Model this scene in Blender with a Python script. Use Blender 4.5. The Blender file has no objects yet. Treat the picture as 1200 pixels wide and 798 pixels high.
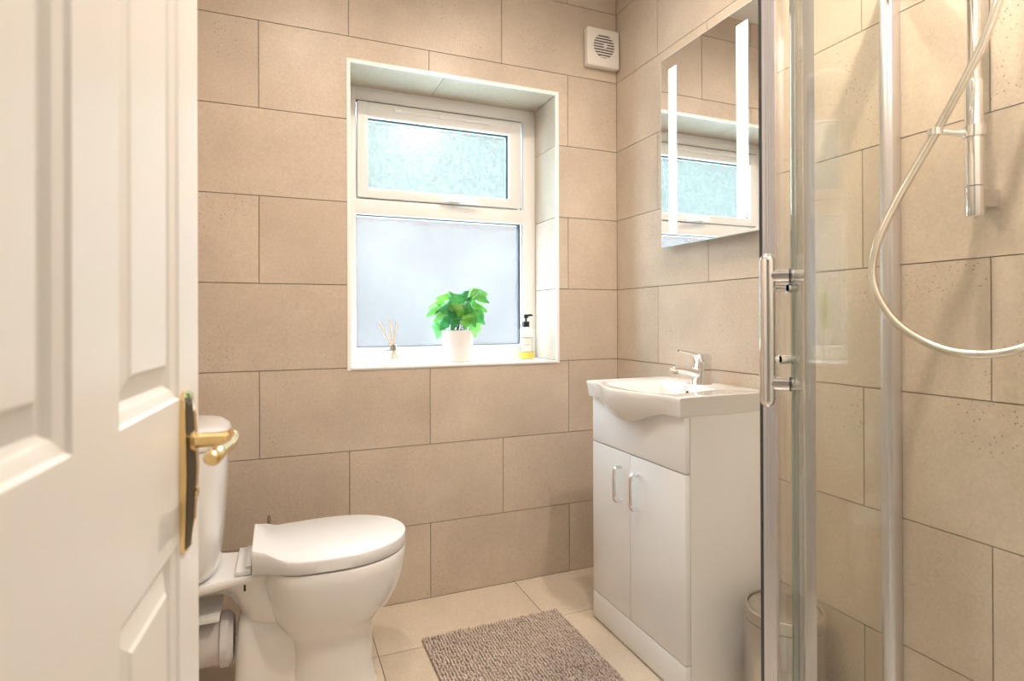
import bpy, bmesh, math, random
from mathutils import Vector, Matrix, noise
import numpy as np
random.seed(7)
PI = math.pi
SC = bpy.context.scene
COL = SC.collection

# ------------------------------------------------------------------ camera
F_PX, YAW, PITCH, ROLL = 668.615, 0.3880, 0.00235, -0.0037
CAM = Vector((-1.3674, -2.1304, 1.0588))
fw = Vector((math.sin(YAW) * math.cos(PITCH), math.cos(YAW) * math.cos(PITCH), math.sin(PITCH)))
rt = Vector((math.cos(YAW), -math.sin(YAW), 0)); up = rt.cross(fw)
rt, up = rt * math.cos(ROLL) + up * math.sin(ROLL), -rt * math.sin(ROLL) + up * math.cos(ROLL)
cd = bpy.data.cameras.new('camera'); cam = bpy.data.objects.new('camera', cd); COL.objects.link(cam)
cam.matrix_world = Matrix(((rt.x, up.x, -fw.x, CAM.x), (rt.y, up.y, -fw.y, CAM.y), (rt.z, up.z, -fw.z, CAM.z), (0, 0, 0, 1)))
cd.sensor_width = 36; cd.lens = F_PX * 36 / 1200; cd.shift_y = -26.77 / 1200; cd.clip_start = 0.02
cd.dof.use_dof = True; cd.dof.focus_distance = 1.9; cd.dof.aperture_fstop = 5.0
SC.camera = cam

# ------------------------------------------------------------------ daylight, exposure
w = bpy.data.worlds.new('overcast'); SC.world = w; w.use_nodes = True
bg = w.node_tree.nodes['Background']; bg.inputs[0].default_value = (0.66, 0.84, 1.0, 1); bg.inputs[1].default_value = 13.5
SC.view_settings.view_transform = 'Standard'; SC.view_settings.look = 'None'; SC.view_settings.gamma = 1
SC.view_settings.use_curve_mapping = False; SC.view_settings.exposure = 0.5
WARM = (1.0, 0.85, 0.705); LAMP_W = 6.1
CEIL = 2.5

# ------------------------------------------------------------------ materials
def mat(name, col, rough=0.5, metal=0.0, spec=0.5, coat=0.0, noise_amt=0.0, scale=8, bump=0.0, bscale=60):
    m = bpy.data.materials.new(name); m.use_nodes = True
    nt = m.node_tree; b = nt.nodes['Principled BSDF']
    b.inputs['Base Color'].default_value = (*col, 1); b.inputs['Roughness'].default_value = rough
    b.inputs['Metallic'].default_value = metal; b.inputs['Specular IOR Level'].default_value = spec
    b.inputs['Coat Weight'].default_value = coat; b.inputs['Coat Roughness'].default_value = 0.05
    tc = nt.nodes.new('ShaderNodeTexCoord')
    if noise_amt:
        n = nt.nodes.new('ShaderNodeTexNoise'); n.inputs['Scale'].default_value = scale; n.inputs['Detail'].default_value = 4
        nt.links.new(tc.outputs['Object'], n.inputs['Vector'])
        r = nt.nodes.new('ShaderNodeMix'); r.data_type = 'RGBA'
        r.inputs[6].default_value = (*[c * (1 - noise_amt) for c in col], 1); r.inputs[7].default_value = (*[min(1, c * (1 + noise_amt)) for c in col], 1)
        nt.links.new(n.outputs['Fac'], r.inputs[0]); nt.links.new(r.outputs[2], b.inputs['Base Color'])
    if bump:
        n2 = nt.nodes.new('ShaderNodeTexNoise'); n2.inputs['Scale'].default_value = bscale; n2.inputs['Detail'].default_value = 3
        nt.links.new(tc.outputs['Object'], n2.inputs['Vector'])
        bp = nt.nodes.new('ShaderNodeBump'); bp.inputs['Strength'].default_value = bump; bp.inputs['Distance'].default_value = 0.002
        nt.links.new(n2.outputs['Fac'], bp.inputs['Height']); nt.links.new(bp.outputs['Normal'], b.inputs['Normal'])
    return m

def tile_mat(name, dark, light, rough, pits=1.0):
    m = bpy.data.materials.new(name); m.use_nodes = True
    nt = m.node_tree; N = nt.nodes; L = nt.links; b = N['Principled BSDF']
    b.inputs['Roughness'].default_value = rough; b.inputs['Specular IOR Level'].default_value = 0.45
    geo = N.new('ShaderNodeNewGeometry'); oi = N.new('ShaderNodeObjectInfo')
    sh = N.new('ShaderNodeVectorMath'); sh.operation = 'SCALE'; sh.inputs[0].default_value = (13, 29, 7)
    L.new(oi.outputs['Random'], sh.inputs['Scale'])
    ad = N.new('ShaderNodeVectorMath'); ad.operation = 'ADD'; L.new(geo.outputs['Position'], ad.inputs[0]); L.new(sh.outputs[0], ad.inputs[1])
    def noi(s, d, ro=0.55):
        n = N.new('ShaderNodeTexNoise'); n.inputs['Scale'].default_value = s; n.inputs['Detail'].default_value = d; n.inputs['Roughness'].default_value = ro
        L.new(ad.outputs[0], n.inputs['Vector']); return n.outputs['Fac']
    def ramp(v, a, b_, ca, cb):
        r = N.new('ShaderNodeValToRGB'); r.color_ramp.elements[0].position = a; r.color_ramp.elements[1].position = b_
        r.color_ramp.elements[0].color = (*ca, 1); r.color_ramp.elements[1].color = (*cb, 1); L.new(v, r.inputs[0]); return r.outputs[0]
    def mul(a, b_, f=1.0):
        x = N.new('ShaderNodeMix'); x.data_type = 'RGBA'; x.blend_type = 'MULTIPLY'; x.inputs[0].default_value = f
        L.new(a, x.inputs[6]); L.new(b_, x.inputs[7]); return x.outputs[2]
    base = ramp(noi(3.2, 5, 0.6), 0.3, 0.72, dark, light)
    fine = ramp(noi(130, 3, 0.7), 0.25, 0.7, (0.86, 0.86, 0.86), (1.05, 1.05, 1.05))
    c = mul(base, fine)
    vo = N.new('ShaderNodeTexVoronoi'); vo.inputs['Scale'].default_value = 95; vo.inputs['Randomness'].default_value = 1.0
    L.new(ad.outputs[0], vo.inputs['Vector'])
    spot = N.new('ShaderNodeMath'); spot.operation = 'LESS_THAN'; spot.inputs[1].default_value = 0.19; L.new(vo.outputs['Distance'], spot.inputs[0])
    sep = N.new('ShaderNodeSeparateColor'); L.new(vo.outputs['Color'], sep.inputs[0])
    th = N.new('ShaderNodeMath'); th.operation = 'GREATER_THAN'; th.inputs[1].default_value = 0.6; L.new(sep.outputs[0], th.inputs[0])
    msk = ramp(noi(3.6, 2), 0.56, 0.66, (0, 0, 0), (1, 1, 1))
    m1 = N.new('ShaderNodeMath'); m1.operation = 'MULTIPLY'; L.new(spot.outputs[0], m1.inputs[0]); L.new(th.outputs[0], m1.inputs[1])
    m2 = N.new('ShaderNodeMath'); m2.operation = 'MULTIPLY'; L.new(m1.outputs[0], m2.inputs[0]); L.new(msk, m2.inputs[1])
    m3 = N.new('ShaderNodeMath'); m3.operation = 'MULTIPLY'; m3.inputs[1].default_value = 0.7 * pits; L.new(m2.outputs[0], m3.inputs[0])
    pit = N.new('ShaderNodeMix'); pit.data_type = 'RGBA'; L.new(m3.outputs[0], pit.inputs[0]); L.new(c, pit.inputs[6]); pit.inputs[7].default_value = (0.16, 0.13, 0.1, 1)
    L.new(pit.outputs[2], b.inputs['Base Color'])
    bp = N.new('ShaderNodeBump'); bp.inputs['Strength'].default_value = 0.12; bp.inputs['Distance'].default_value = 0.001
    L.new(noi(160, 3), bp.inputs['Height']); L.new(bp.outputs['Normal'], b.inputs['Normal'])
    return m

def glass_mat(name, tint=(0.97, 0.985, 0.965), gain=1.0, rough=0.0):
    m = bpy.data.materials.new(name); m.use_nodes = True
    nt = m.node_tree; N = nt.nodes; L = nt.links; N.remove(N['Principled BSDF'])
    lw = N.new('ShaderNodeLayerWeight'); lw.inputs['Blend'].default_value = 0.5
    p = N.new('ShaderNodeMath'); p.operation = 'POWER'; p.inputs[1].default_value = 5; L.new(lw.outputs['Facing'], p.inputs[0])
    q = N.new('ShaderNodeMath'); q.operation = 'MULTIPLY_ADD'; q.inputs[1].default_value = 0.9 * gain; q.inputs[2].default_value = 0.04 * gain; L.new(p.outputs[0], q.inputs[0])
    t = N.new('ShaderNodeBsdfTransparent'); t.inputs[0].default_value = (*tint, 1)
    g = N.new('ShaderNodeBsdfGlossy'); g.inputs['Roughness'].default_value = rough
    mx = N.new('ShaderNodeMixShader'); L.new(q.outputs[0], mx.inputs[0]); L.new(t.outputs[0], mx.inputs[1]); L.new(g.outputs[0], mx.inputs[2])
    L.new(mx.outputs[0], N['Material Output'].inputs[0])
    return m

def obscure_mat(name, tint, texture):
    # privacy glass: part scatters the daylight, part lets it straight through
    m = bpy.data.materials.new(name); m.use_nodes = True
    nt = m.node_tree; N = nt.nodes; L = nt.links; N.remove(N['Principled BSDF'])
    tr = N.new('ShaderNodeBsdfTranslucent'); tp = N.new('ShaderNodeBsdfTransparent'); gl = N.new('ShaderNodeBsdfGlossy'); gl.inputs['Roughness'].default_value = 0.25
    tc = N.new('ShaderNodeTexCoord')
    n = N.new('ShaderNodeTexNoise'); n.inputs['Scale'].default_value = 85 if texture else 3; n.inputs['Detail'].default_value = 3
    L.new(tc.outputs['Object'], n.inputs['Vector'])
    mx = N.new('ShaderNodeMix'); mx.data_type = 'RGBA'
    r = N.new('ShaderNodeMapRange'); r.inputs[1].default_value = 0.35; r.inputs[2].default_value = 0.65; L.new(n.outputs['Fac'], r.inputs[0])
    k = 0.80 if texture else 0.97
    mx.inputs[6].default_value = (*[c * k for c in tint], 1); mx.inputs[7].default_value = (*[min(1, c * 1.05) for c in tint], 1)
    L.new(r.outputs[0], mx.inputs[0]); L.new(mx.outputs[2], tr.inputs[0]); L.new(mx.outputs[2], tp.inputs[0])
    a = N.new('ShaderNodeMixShader'); a.inputs[0].default_value = 0.95 if texture else 0.97; L.new(tr.outputs[0], a.inputs[1]); L.new(tp.outputs[0], a.inputs[2])
    b = N.new('ShaderNodeMixShader'); b.inputs[0].default_value = 0.05; L.new(a.outputs[0], b.inputs[1]); L.new(gl.outputs[0], b.inputs[2])
    L.new(b.outputs[0], N['Material Output'].inputs[0])
    return m

def emit_mat(name, col, s):
    m = bpy.data.materials.new(name); m.use_nodes = True
    b = m.node_tree.nodes['Principled BSDF']; b.inputs['Base Color'].default_value = (0.9, 0.9, 0.9, 1)
    b.inputs['Emission Color'].default_value = (*col, 1); b.inputs['Emission Strength'].default_value = s
    return m

M = dict(
    tile=tile_mat('stone_effect_wall_tile', (0.52, 0.43, 0.345), (0.66, 0.56, 0.455), 0.38),
    floor=tile_mat('stone_effect_floor_tile', (0.60, 0.515, 0.41), (0.72, 0.63, 0.52), 0.42, 0.4),
    grout=mat('beige_grout', (0.25, 0.22, 0.18), 0.9, noise_amt=0.1),
    plaster=mat('white_plaster', (0.78, 0.77, 0.75), 0.9, noise_amt=0.02, bump=0.1),
    door=mat('cream_satin_paint', (0.80, 0.785, 0.765), 0.32, noise_amt=0.01, bump=0.04, bscale=25),
    wood=mat('white_gloss_lacquer', (0.86, 0.875, 0.89), 0.14, noise_amt=0.008, coat=0.3),
    side=mat('white_melamine', (0.86, 0.865, 0.87), 0.3, noise_amt=0.01),
    ceramic=mat('white_glazed_ceramic', (0.82, 0.815, 0.81), 0.06, noise_amt=0.006, coat=0.6),
    seat=mat('white_seat_plastic', (0.75, 0.755, 0.765), 0.34, noise_amt=0.006),
    pvc=mat('white_upvc', (0.84, 0.83, 0.815), 0.3, noise_amt=0.008),
    pipe=mat('grey_white_plastic_pipe', (0.62, 0.60, 0.60), 0.4, noise_amt=0.03),
    trim=mat('white_edge_trim', (0.92, 0.92, 0.91), 0.25, noise_amt=0.005),
    gasket=mat('dark_window_gasket', (0.06, 0.075, 0.085), 0.5, noise_amt=0.05),
    chrome=mat('polished_chrome', (0.83, 0.83, 0.84), 0.05, 1.0, noise_amt=0.01),
    alu=mat('polished_aluminium', (0.80, 0.79, 0.83), 0.34, 1.0, noise_amt=0.02),
    steel=mat('brushed_steel', (0.60, 0.57, 0.53), 0.3, 1.0, noise_amt=0.05, scale=40),
    brass=mat('polished_brass', (0.83, 0.62, 0.30), 0.1, 1.0, noise_amt=0.03),
    darkreflect=mat('dark_hallway_reflection', (0.055, 0.045, 0.03), 0.12, 0.6, noise_amt=0.05),  # reflection of the dark hallway, put into the colour
    mirror=mat('silvered_mirror', (0.93, 0.94, 0.94), 0.0, 1.0, noise_amt=0.002),
    rim=mat('mirror_glass_rim', (0.72, 0.86, 0.84), 0.15, noise_amt=0.02),
    led=emit_mat('mirror_light_strip', (1, 1, 1), 3.0),
    lens=emit_mat('downlight_lens', WARM, 6.0),
    black=mat('black_plastic', (0.012, 0.012, 0.013), 0.35, noise_amt=0.1),
    dark=mat('dark_fan_inside', (0.05, 0.045, 0.04), 0.8, noise_amt=0.1),
    fan=mat('cream_white_plastic', (0.80, 0.77, 0.72), 0.4, noise_amt=0.01),
    pot=mat('white_matt_pot', (0.80, 0.78, 0.76), 0.6, noise_amt=0.03, bump=0.2),
    soil=mat('dark_soil', (0.05, 0.04, 0.03), 0.95, noise_amt=0.4, scale=90),
    stem=mat('dark_green_stem', (0.06, 0.07, 0.03), 0.5, noise_amt=0.3, scale=20),
    reed=mat('pale_rattan_reed', (0.78, 0.52, 0.27), 0.7, noise_amt=0.1, scale=60),
    paper=mat('cream_paper_label', (0.85, 0.80, 0.72), 0.7, noise_amt=0.02),
    ink=mat('grey_label_print', (0.30, 0.29, 0.24), 0.7, noise_amt=0.05),
    soap=mat('yellow_liquid_soap', (0.90, 0.72, 0.12), 0.1, noise_amt=0.02),
    render=mat('dark_sky_screen', (0.051, 0.0325, 0.0235), 0.9, noise_amt=0.04),  # dark, so the added wall dims the view through the panes
    paving=mat('pale_concrete_paving', (0.62, 0.62, 0.62), 0.9, noise_amt=0.06),
    rug=mat('taupe_rug_backing', (0.30, 0.26, 0.23), 0.95, noise_amt=0.1),
    pile=mat('taupe_chenille_pile', (0.56, 0.475, 0.425), 0.95, noise_amt=0.22, scale=30),
    hall=mat('hallway_paint', (0.75, 0.73, 0.70), 0.8, noise_amt=0.02),
    rod=mat('brushed_nickel_rod', (0.45, 0.40, 0.34), 0.35, 1.0, noise_amt=0.05),
    hose=mat('satin_steel_hose', (0.78, 0.74, 0.68), 0.26, 1.0, noise_amt=0.02),
    seal=glass_mat('clear_vinyl_seal', (0.86, 0.90, 0.89), 1.4, 0.15),
    glass=glass_mat('shower_glass', (0.975, 0.985, 0.965), 0.9),
    bottle=glass_mat('bottle_glass', (0.97, 0.985, 0.985), 1.6),
    edge=mat('green_glass_edge', (0.32, 0.48, 0.45), 0.1, noise_amt=0.05),
    clear=obscure_mat('frosted_window_glass', (0.92, 0.945, 0.95), False),
    stip=obscure_mat('stippled_window_glass', (0.80, 0.895, 0.86), True),
)
def leaf_mat():
    m = bpy.data.materials.new('variegated_green_leaf'); m.use_nodes = True
    nt = m.node_tree; N = nt.nodes; L = nt.links; b = N['Principled BSDF']
    oi = N.new('ShaderNodeObjectInfo'); r = N.new('ShaderNodeValToRGB')
    r.color_ramp.elements[0].color = (0.05, 0.33, 0.09, 1); r.color_ramp.elements[1].color = (0.34, 0.78, 0.14, 1)
    L.new(oi.outputs['Random'], r.inputs[0])
    tc = N.new('ShaderNodeTexCoord'); n = N.new('ShaderNodeTexNoise'); n.inputs['Scale'].default_value = 60; L.new(tc.outputs['Object'], n.inputs['Vector'])
    mx = N.new('ShaderNodeMix'); mx.data_type = 'RGBA'; mx.blend_type = 'MULTIPLY'; mx.inputs[0].default_value = 0.5
    L.new(r.outputs[0], mx.inputs[6]); L.new(n.outputs['Color'], mx.inputs[7]); L.new(mx.outputs[2], b.inputs['Base Color'])
    b.inputs['Roughness'].default_value = 0.3
    t = N.new('ShaderNodeBsdfTranslucent'); L.new(r.outputs[0], t.inputs[0])
    s = N.new('ShaderNodeMixShader'); s.inputs[0].default_value = 0.45; L.new(b.outputs[0], s.inputs[1]); L.new(t.outputs[0], s.inputs[2]); L.new(s.outputs[0], N['Material Output'].inputs[0])
    return m
M['leaf'] = leaf_mat()

# ------------------------------------------------------------------ mesh helpers
def link(name, me, m=None, parent=None):
    o = bpy.data.objects.new(name, me); COL.objects.link(o)
    if m and me is not None and not me.materials: me.materials.append(m)
    if parent is not None: o.parent = parent
    return o
def finish(bm, name, m, parent=None, smooth=35, off=None):
    bmesh.ops.recalc_face_normals(bm, faces=bm.faces)
    if off is not None: bmesh.ops.translate(bm, verts=bm.verts, vec=-Vector(off))
    me = bpy.data.meshes.new(name); bm.to_mesh(me); bm.free()
    if smooth:
        for p in me.polygons: p.use_smooth = True
        me.set_sharp_from_angle(angle=math.radians(smooth))
    o = link(name, me, m, parent)
    if off is not None and parent is None: o.location = off
    return o
def tag(o, label, cat, group=None, kind=None):
    o['label'] = label; o['category'] = cat
    if group: o['group'] = group
    if kind: o['kind'] = kind
    return o
def empty(name, loc=(0, 0, 0)):
    o = bpy.data.objects.new(name, None); COL.objects.link(o); o.location = loc; o.empty_display_size = 0.05; return o
def B(): return bmesh.new()
def box(bm, a, b, bev=0.0, seg=2):
    g = bmesh.ops.create_cube(bm, size=1)['verts']
    for v in g: v.co = Vector(((a[0] + b[0]) / 2 + v.co.x * (b[0] - a[0]), (a[1] + b[1]) / 2 + v.co.y * (b[1] - a[1]), (a[2] + b[2]) / 2 + v.co.z * (b[2] - a[2])))
    if bev:
        es = list({e for v in g for e in v.link_edges})
        bmesh.ops.bevel(bm, geom=es, offset=bev, segments=seg, affect='EDGES', profile=0.5)
def ring_faces(bm, rings, closed=True, caps=True):
    R = [[bm.verts.new(p) for p in r] for r in rings]; n = len(R[0])
    for i in range(len(R) - 1):
        for j in range(n if closed else n - 1):
            bm.faces.new((R[i][j], R[i][(j + 1) % n], R[i + 1][(j + 1) % n], R[i + 1][j]))
    if caps:
        bm.faces.new(R[0][::-1]); bm.faces.new(R[-1])
    return R
def tube(bm, pts, rad, n=10, caps=True):
    pts = [Vector(p) for p in pts]; rings = []; ref = None
    for i, p in enumerate(pts):
        t = (pts[min(i + 1, len(pts) - 1)] - pts[max(i - 1, 0)]).normalized()
        if ref is None: ref = t.orthogonal().normalized()
        ref = (ref - t * ref.dot(t)).normalized(); bi = t.cross(ref)
        r = rad[i] if isinstance(rad, (list, tuple)) else rad
        rings.append([p + (ref * math.cos(2 * PI * k / n) + bi * math.sin(2 * PI * k / n)) * r for k in range(n)])
    ring_faces(bm, rings, True, caps)
def lathe(bm, prof, c=(0, 0, 0), n=32, caps=True):
    ring_faces(bm, [[(c[0] + r * math.cos(2 * PI * k / n), c[1] + r * math.sin(2 * PI * k / n), c[2] + z) for k in range(n)] for r, z in prof], True, caps)
def smooth_path(P, k=8):
    P = [Vector(p) for p in P]; out = []
    for i in range(len(P) - 1):
        p0, p1, p2, p3 = P[max(i - 1, 0)], P[i], P[i + 1], P[min(i + 2, len(P) - 1)]
        for j in range(k):
            t = j / k
            out.append(0.5 * (2 * p1 + (p2 - p0) * t + (2 * p0 - 5 * p1 + 4 * p2 - p3) * t * t + (3 * p1 - p0 - 3 * p2 + p3) * t ** 3))
    out.append(P[-1]); return out
def sx(c, hx, hy, p=2.5, n=40, ):
    out = []
    for k in range(n):
        a = 2 * PI * k / n; ca, sa = math.cos(a), math.sin(a)
        out.append((c[0] + hx * math.copysign(abs(ca) ** (2 / p), ca), c[1] + hy * math.copysign(abs(sa) ** (2 / p), sa), c[2]))
    return out
def px_at(u, v, ax, val):
    d = fw + rt * ((u - 600) / F_PX) + up * ((399 - 26.77 - v) / F_PX)
    return CAM + d * ((val - CAM[ax]) / d[ax])

# ------------------------------------------------------------------ tiled surfaces
GAP, TH = 0.0013, 0.007
def tile_mesh(cells, us, vs, place, th=TH):
    """cells: set of (i, j) grid cells that belong to one tile; front face plus a returned edge."""
    bm = B(); fr = {}; bk = {}
    def V(d, i, j, dep):
        if (i, j) not in d: d[(i, j)] = bm.verts.new(place(us[i], vs[j], dep))
        return d[(i, j)]
    for (i, j) in cells:
        bm.faces.new([V(fr, *q, 0) for q in ((i, j), (i + 1, j), (i + 1, j + 1), (i, j + 1))])
        for (di, dj), (q0, q1) in (((0, -1), ((i, j), (i + 1, j))), ((1, 0), ((i + 1, j), (i + 1, j + 1))), ((0, 1), ((i + 1, j + 1), (i, j + 1))), ((-1, 0), ((i, j + 1), (i, j)))):
            if (i + di, j + dj) not in cells:
                bm.faces.new((V(fr, *q0, 0), V(bk, *q0, th), V(bk, *q1, th), V(fr, *q1, 0)))
    return bm
def tile_field(parent, place, m, cols, rows, hole=None):
    """rows: [(v0, v1, [joints])]; cols: (u0, u1); hole: (u0, u1, v0, v1) left out."""
    for v0, v1, joints in rows:
        js = [cols[0]] + [j for j in joints if cols[0] + 0.02 < j < cols[1] - 0.02] + [cols[1]]
        for a, b in zip(js[:-1], js[1:]):
            us = {a + GAP, b - GAP}; vs = {v0 + GAP, v1 - GAP}
            if hole:
                for h in hole[:2]:
                    if a + GAP < h < b - GAP: us.add(h)
                for h in hole[2:]:
                    if v0 + GAP < h < v1 - GAP: vs.add(h)
            us = sorted(us); vs = sorted(vs)
            cells = set()
            for i in range(len(us) - 1):
                for j in range(len(vs) - 1):
                    cu, cv = (us[i] + us[i + 1]) / 2, (vs[j] + vs[j + 1]) / 2
                    if not (hole and hole[0] < cu < hole[1] and hole[2] < cv < hole[3]): cells.add((i, j))
            if cells: finish(tile_mesh(cells, us, vs, place), 'tile', m, parent, smooth=0)

ZB = [0.0] + [0.2839 + 0.3 * k for k in range(8)] + [CEIL]
WX0, WX1, WZ0, WZ1 = -1.127, -0.296, 0.886, 1.993     # window opening
XL, YF = -1.70, -1.99                                   # left wall, front wall
RV = 0.215                                              # depth of the window reveal
def wall_slab(name, label, boxes, m, parent=None):
    bm = B()
    for a, b in boxes: box(bm, a, b)
    o = finish(bm, name, m, parent, smooth=0); tag(o, label, 'wall', kind='structure'); return o
wb = wall_slab('wall_back', 'beige stone-tiled wall with the window in it', [((XL - 0.1, TH - 0.003, -0.1), (WX0 - 0.012, 0.30, CEIL)), ((WX1 + 0.012, TH - 0.003, -0.1), (0.1, 0.30, CEIL)),
    ((WX0 - 0.012, TH - 0.003, -0.1), (WX1 + 0.012, 0.30, WZ0 - 0.012)), ((WX0 - 0.012, TH - 0.003, WZ1 + 0.012), (WX1 + 0.012, 0.30, CEIL))], M['grout'])
X0, HW = -1.4292, 0.2973
rows = []
for k in range(len(ZB) - 1):
    par = k % 2           # bottom row and every second one carry the even joints
    rows.append((ZB[k], ZB[k + 1], [X0 + HW * i for i in range(-2, 8) if i % 2 == par]))
tile_field(wb, lambda u, v, d: (u, d, v), M['tile'], (XL, 0.0), rows, (WX0, WX1, WZ0, WZ1))
# reveal: soffit and two cheeks, tiled
sj = px_at(505, 115.5, 1, RV).x
tile_field(wb, lambda u, v, d: (u, v, WZ1 + d), M['tile'], (WX0, WX1), [(0.002, RV, [sj])])
cut = [WZ0] + [z for z in ZB if WZ0 + 0.02 < z < WZ1] + [WZ1]
for k in range(len(cut) - 1):
    tile_field(wb, lambda u, v, d: (WX1 + d, u, v), M['tile'], (0.002, RV), [(cut[k], cut[k + 1], [])])
    tile_field(wb, lambda u, v, d: (WX0 - d, u, v), M['tile'], (0.002, RV), [(cut[k], cut[k + 1], [])])
wr = wall_slab('wall_right', 'beige stone-tiled wall behind the basin and the shower', [((TH - 0.003, YF - 0.1, -0.1), (0.1, 0.02, CEIL))], M['grout'])
Y0, HR = -0.2908, 0.2801
rows = []
for k in range(len(ZB) - 1):
    par = (k + 1) % 2
    rows.append((ZB[k], ZB[k + 1], [Y0 - HR * i for i in range(-1, 8) if i % 2 == par]))
tile_field(wr, lambda u, v, d: (d, u, v), M['tile'], (YF, 0.0), [(a, b, sorted(j)) for a, b, j in rows])
fl = B(); box(fl, (XL - 0.1, -3.6, -0.12), (0.1, 0.02, -TH + 0.003)); fl = finish(fl, 'floor', M['grout'], smooth=0)
tag(fl, 'pale beige stone-tiled bathroom floor', 'floor', kind='structure')
fj = [-1.08 - 0.59, -1.08, -0.49]
tile_field(fl, lambda u, v, d: (u, v, -d), M['floor'], (XL, 0.0), [(-0.31, 0.0, fj), (-0.90, -0.31, fj), (-1.49, -0.90, fj), (YF - 0.10, -1.49, fj)])
wl = wall_slab('wall_left', 'plain beige wall behind the toilet cistern', [((XL - 0.1, YF - 0.1, -0.1), (XL, 0.02, CEIL))], M['tile'])
DX0, DX1 = -1.535, -0.84                                # doorway
wf = wall_slab('wall_front', 'white wall around the doorway', [((XL - 0.1, YF - 0.1, -0.1), (DX0, YF, CEIL)), ((DX1, YF - 0.1, -0.1), (0.1, YF, CEIL)), ((DX0, YF - 0.1, 2.02), (DX1, YF, CEIL))], M['hall'])
wh = wall_slab('wall_hallway', 'white walls of the hallway beyond the doorway', [((-2.4, -3.6, -0.1), (0.3, -3.5, CEIL)), ((-2.4, -3.5, -0.1), (-2.3, YF - 0.1, CEIL)), ((0.2, -3.5, -0.1), (0.3, YF - 0.1, CEIL)), ((-2.4, YF - 0.12, -0.1), (XL - 0.1, YF - 0.02, CEIL)), ((0.1, YF - 0.12, -0.1), (0.3, YF - 0.02, CEIL))], M['hall'])
hf = B(); box(hf, (-2.4, -3.6, -0.1), (0.3, YF - 0.1, -0.001)); hf = finish(hf, 'floor_hallway', M['floor'], smooth=0); tag(hf, 'pale hallway floor outside the doorway', 'floor', kind='structure')
ce = B(); box(ce, (-2.4, -3.6, CEIL), (0.3, 0.3, CEIL + 0.1)); ce = finish(ce, 'ceiling', M['plaster'], smooth=0); tag(ce, 'white plaster ceiling', 'ceiling', kind='structure')

# outside the window: pale paving bouncing daylight up, dark wall added to hide bright sky
bm = B(); box(bm, (-14, 9.0, -0.3), (16, 9.2, 5.0)); o = finish(bm, 'wall_sky_screen', M['render'], smooth=0); tag(o, 'added dark wall across the yard that hides the bright sky behind the window', 'wall', kind='structure')
bm = B(); box(bm, (-14, 0.302, -0.3), (16, 9.0, -0.15)); o = finish(bm, 'ground_yard', M['paving'], smooth=0); tag(o, 'pale paving outside below the window', 'ground', kind='structure')

# ------------------------------------------------------------------ lamps
def downlight(x, y, label, watt=LAMP_W):
    t = empty('ceiling_downlight', (x, y, CEIL)); tag(t, label, 'downlight', 'recessed ceiling downlights')
    bm = B(); lathe(bm, [(0.034, -0.001), (0.034, -0.006), (0.046, -0.006), (0.048, -0.001)], n=32, caps=False); finish(bm, 'bezel', M['trim'], t)
    bm = B(); lathe(bm, [(0.0345, -0.0045), (0.0345, -0.001)], n=24); finish(bm, 'lens', M['lens'], t)
    ld = bpy.data.lights.new('downlight_lamp', 'AREA'); ld.shape = 'DISK'; ld.size = 0.066; ld.energy = watt; ld.color = WARM; ld.spread = math.radians(165)
    lo = bpy.data.objects.new('lamp', ld); COL.objects.link(lo); lo.parent = t; lo.location = (0, 0, -0.008)
downlight(-1.25, -0.92, 'recessed warm ceiling downlight above the toilet', LAMP_W * 0.88)
downlight(-0.55, -0.92, 'recessed warm ceiling downlight above the basin')
downlight(-1.22, -1.50, 'recessed warm ceiling downlight just inside the door', LAMP_W * 0.3)
downlight(-0.42, -1.50, 'recessed warm ceiling downlight over the shower', LAMP_W * 2.0)
t = empty('hallway_fill', (-1.2, -2.75, CEIL)); tag(t, 'added unseen round fill lamp on the hallway ceiling outside', 'ceiling light')  # fill lamp added behind the camera for surfaces facing the doorway
bm = B(); lathe(bm, [(0.15, 0), (0.15, -0.03), (0.13, -0.05), (0.0001, -0.06)], n=32); finish(bm, 'added_fill_shade', M['lens'], t)
ld = bpy.data.lights.new('hallway_fill_lamp', 'AREA'); ld.shape = 'DISK'; ld.size = 0.28; ld.energy = 2.5; ld.color = (1, 0.93, 0.85)
lo = bpy.data.objects.new('lamp', ld); COL.objects.link(lo); lo.parent = t; lo.location = (0, 0, -0.07)

# ------------------------------------------------------------------ window
wn = empty('window_1', ((WX0 + WX1) / 2, RV, WZ0)); tag(wn, 'white plastic-framed window with a top-opening light over a fixed frosted pane', 'window', kind='structure')
woff = Vector(wn.location)
def wpart(name, bm, m, parent=None, smooth=35):
    o = finish(bm, name, m, None, smooth); o.parent = parent or wn
    if parent is None: o.data.transform(Matrix.Translation(-woff))
    else: o.data.transform(Matrix.Translation(-woff))
    return o
def frame_ring(bm, x0, x1, z0, z1, y0, y1, l, r, b, t, bev=0.004):
    box(bm, (x0, y0, z0), (x0 + l, y1, z1), bev); box(bm, (x1 - r, y0, z0), (x1, y1, z1), bev)
    box(bm, (x0 + l - bev, y0, z0), (x1 - r + bev, y1, z0 + b), bev); box(bm, (x0 + l - bev, y0, z1 - t), (x1 - r + bev, y1, z1), bev)
FX0, FX1 = WX0 - 0.011, WX1 + 0.011
bm = B(); frame_ring(bm, FX0, FX1, WZ0 - 0.011, WZ1 + 0.011, RV, RV + 0.07, 0.058, 0.068, 0.066, 0.064); box(bm, (FX0 + 0.05, RV, 1.482), (FX1 - 0.06, RV + 0.07, 1.546), 0.004)
wpart('window_frame', bm, M['pvc'])
sa = B(); frame_ring(sa, -1.0765, -0.366, 1.549, 1.934, RV - 0.012, RV + 0.05, 0.043, 0.058, 0.040, 0.062, 0.005); sash = wpart('sash', sa, M['pvc'])
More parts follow.
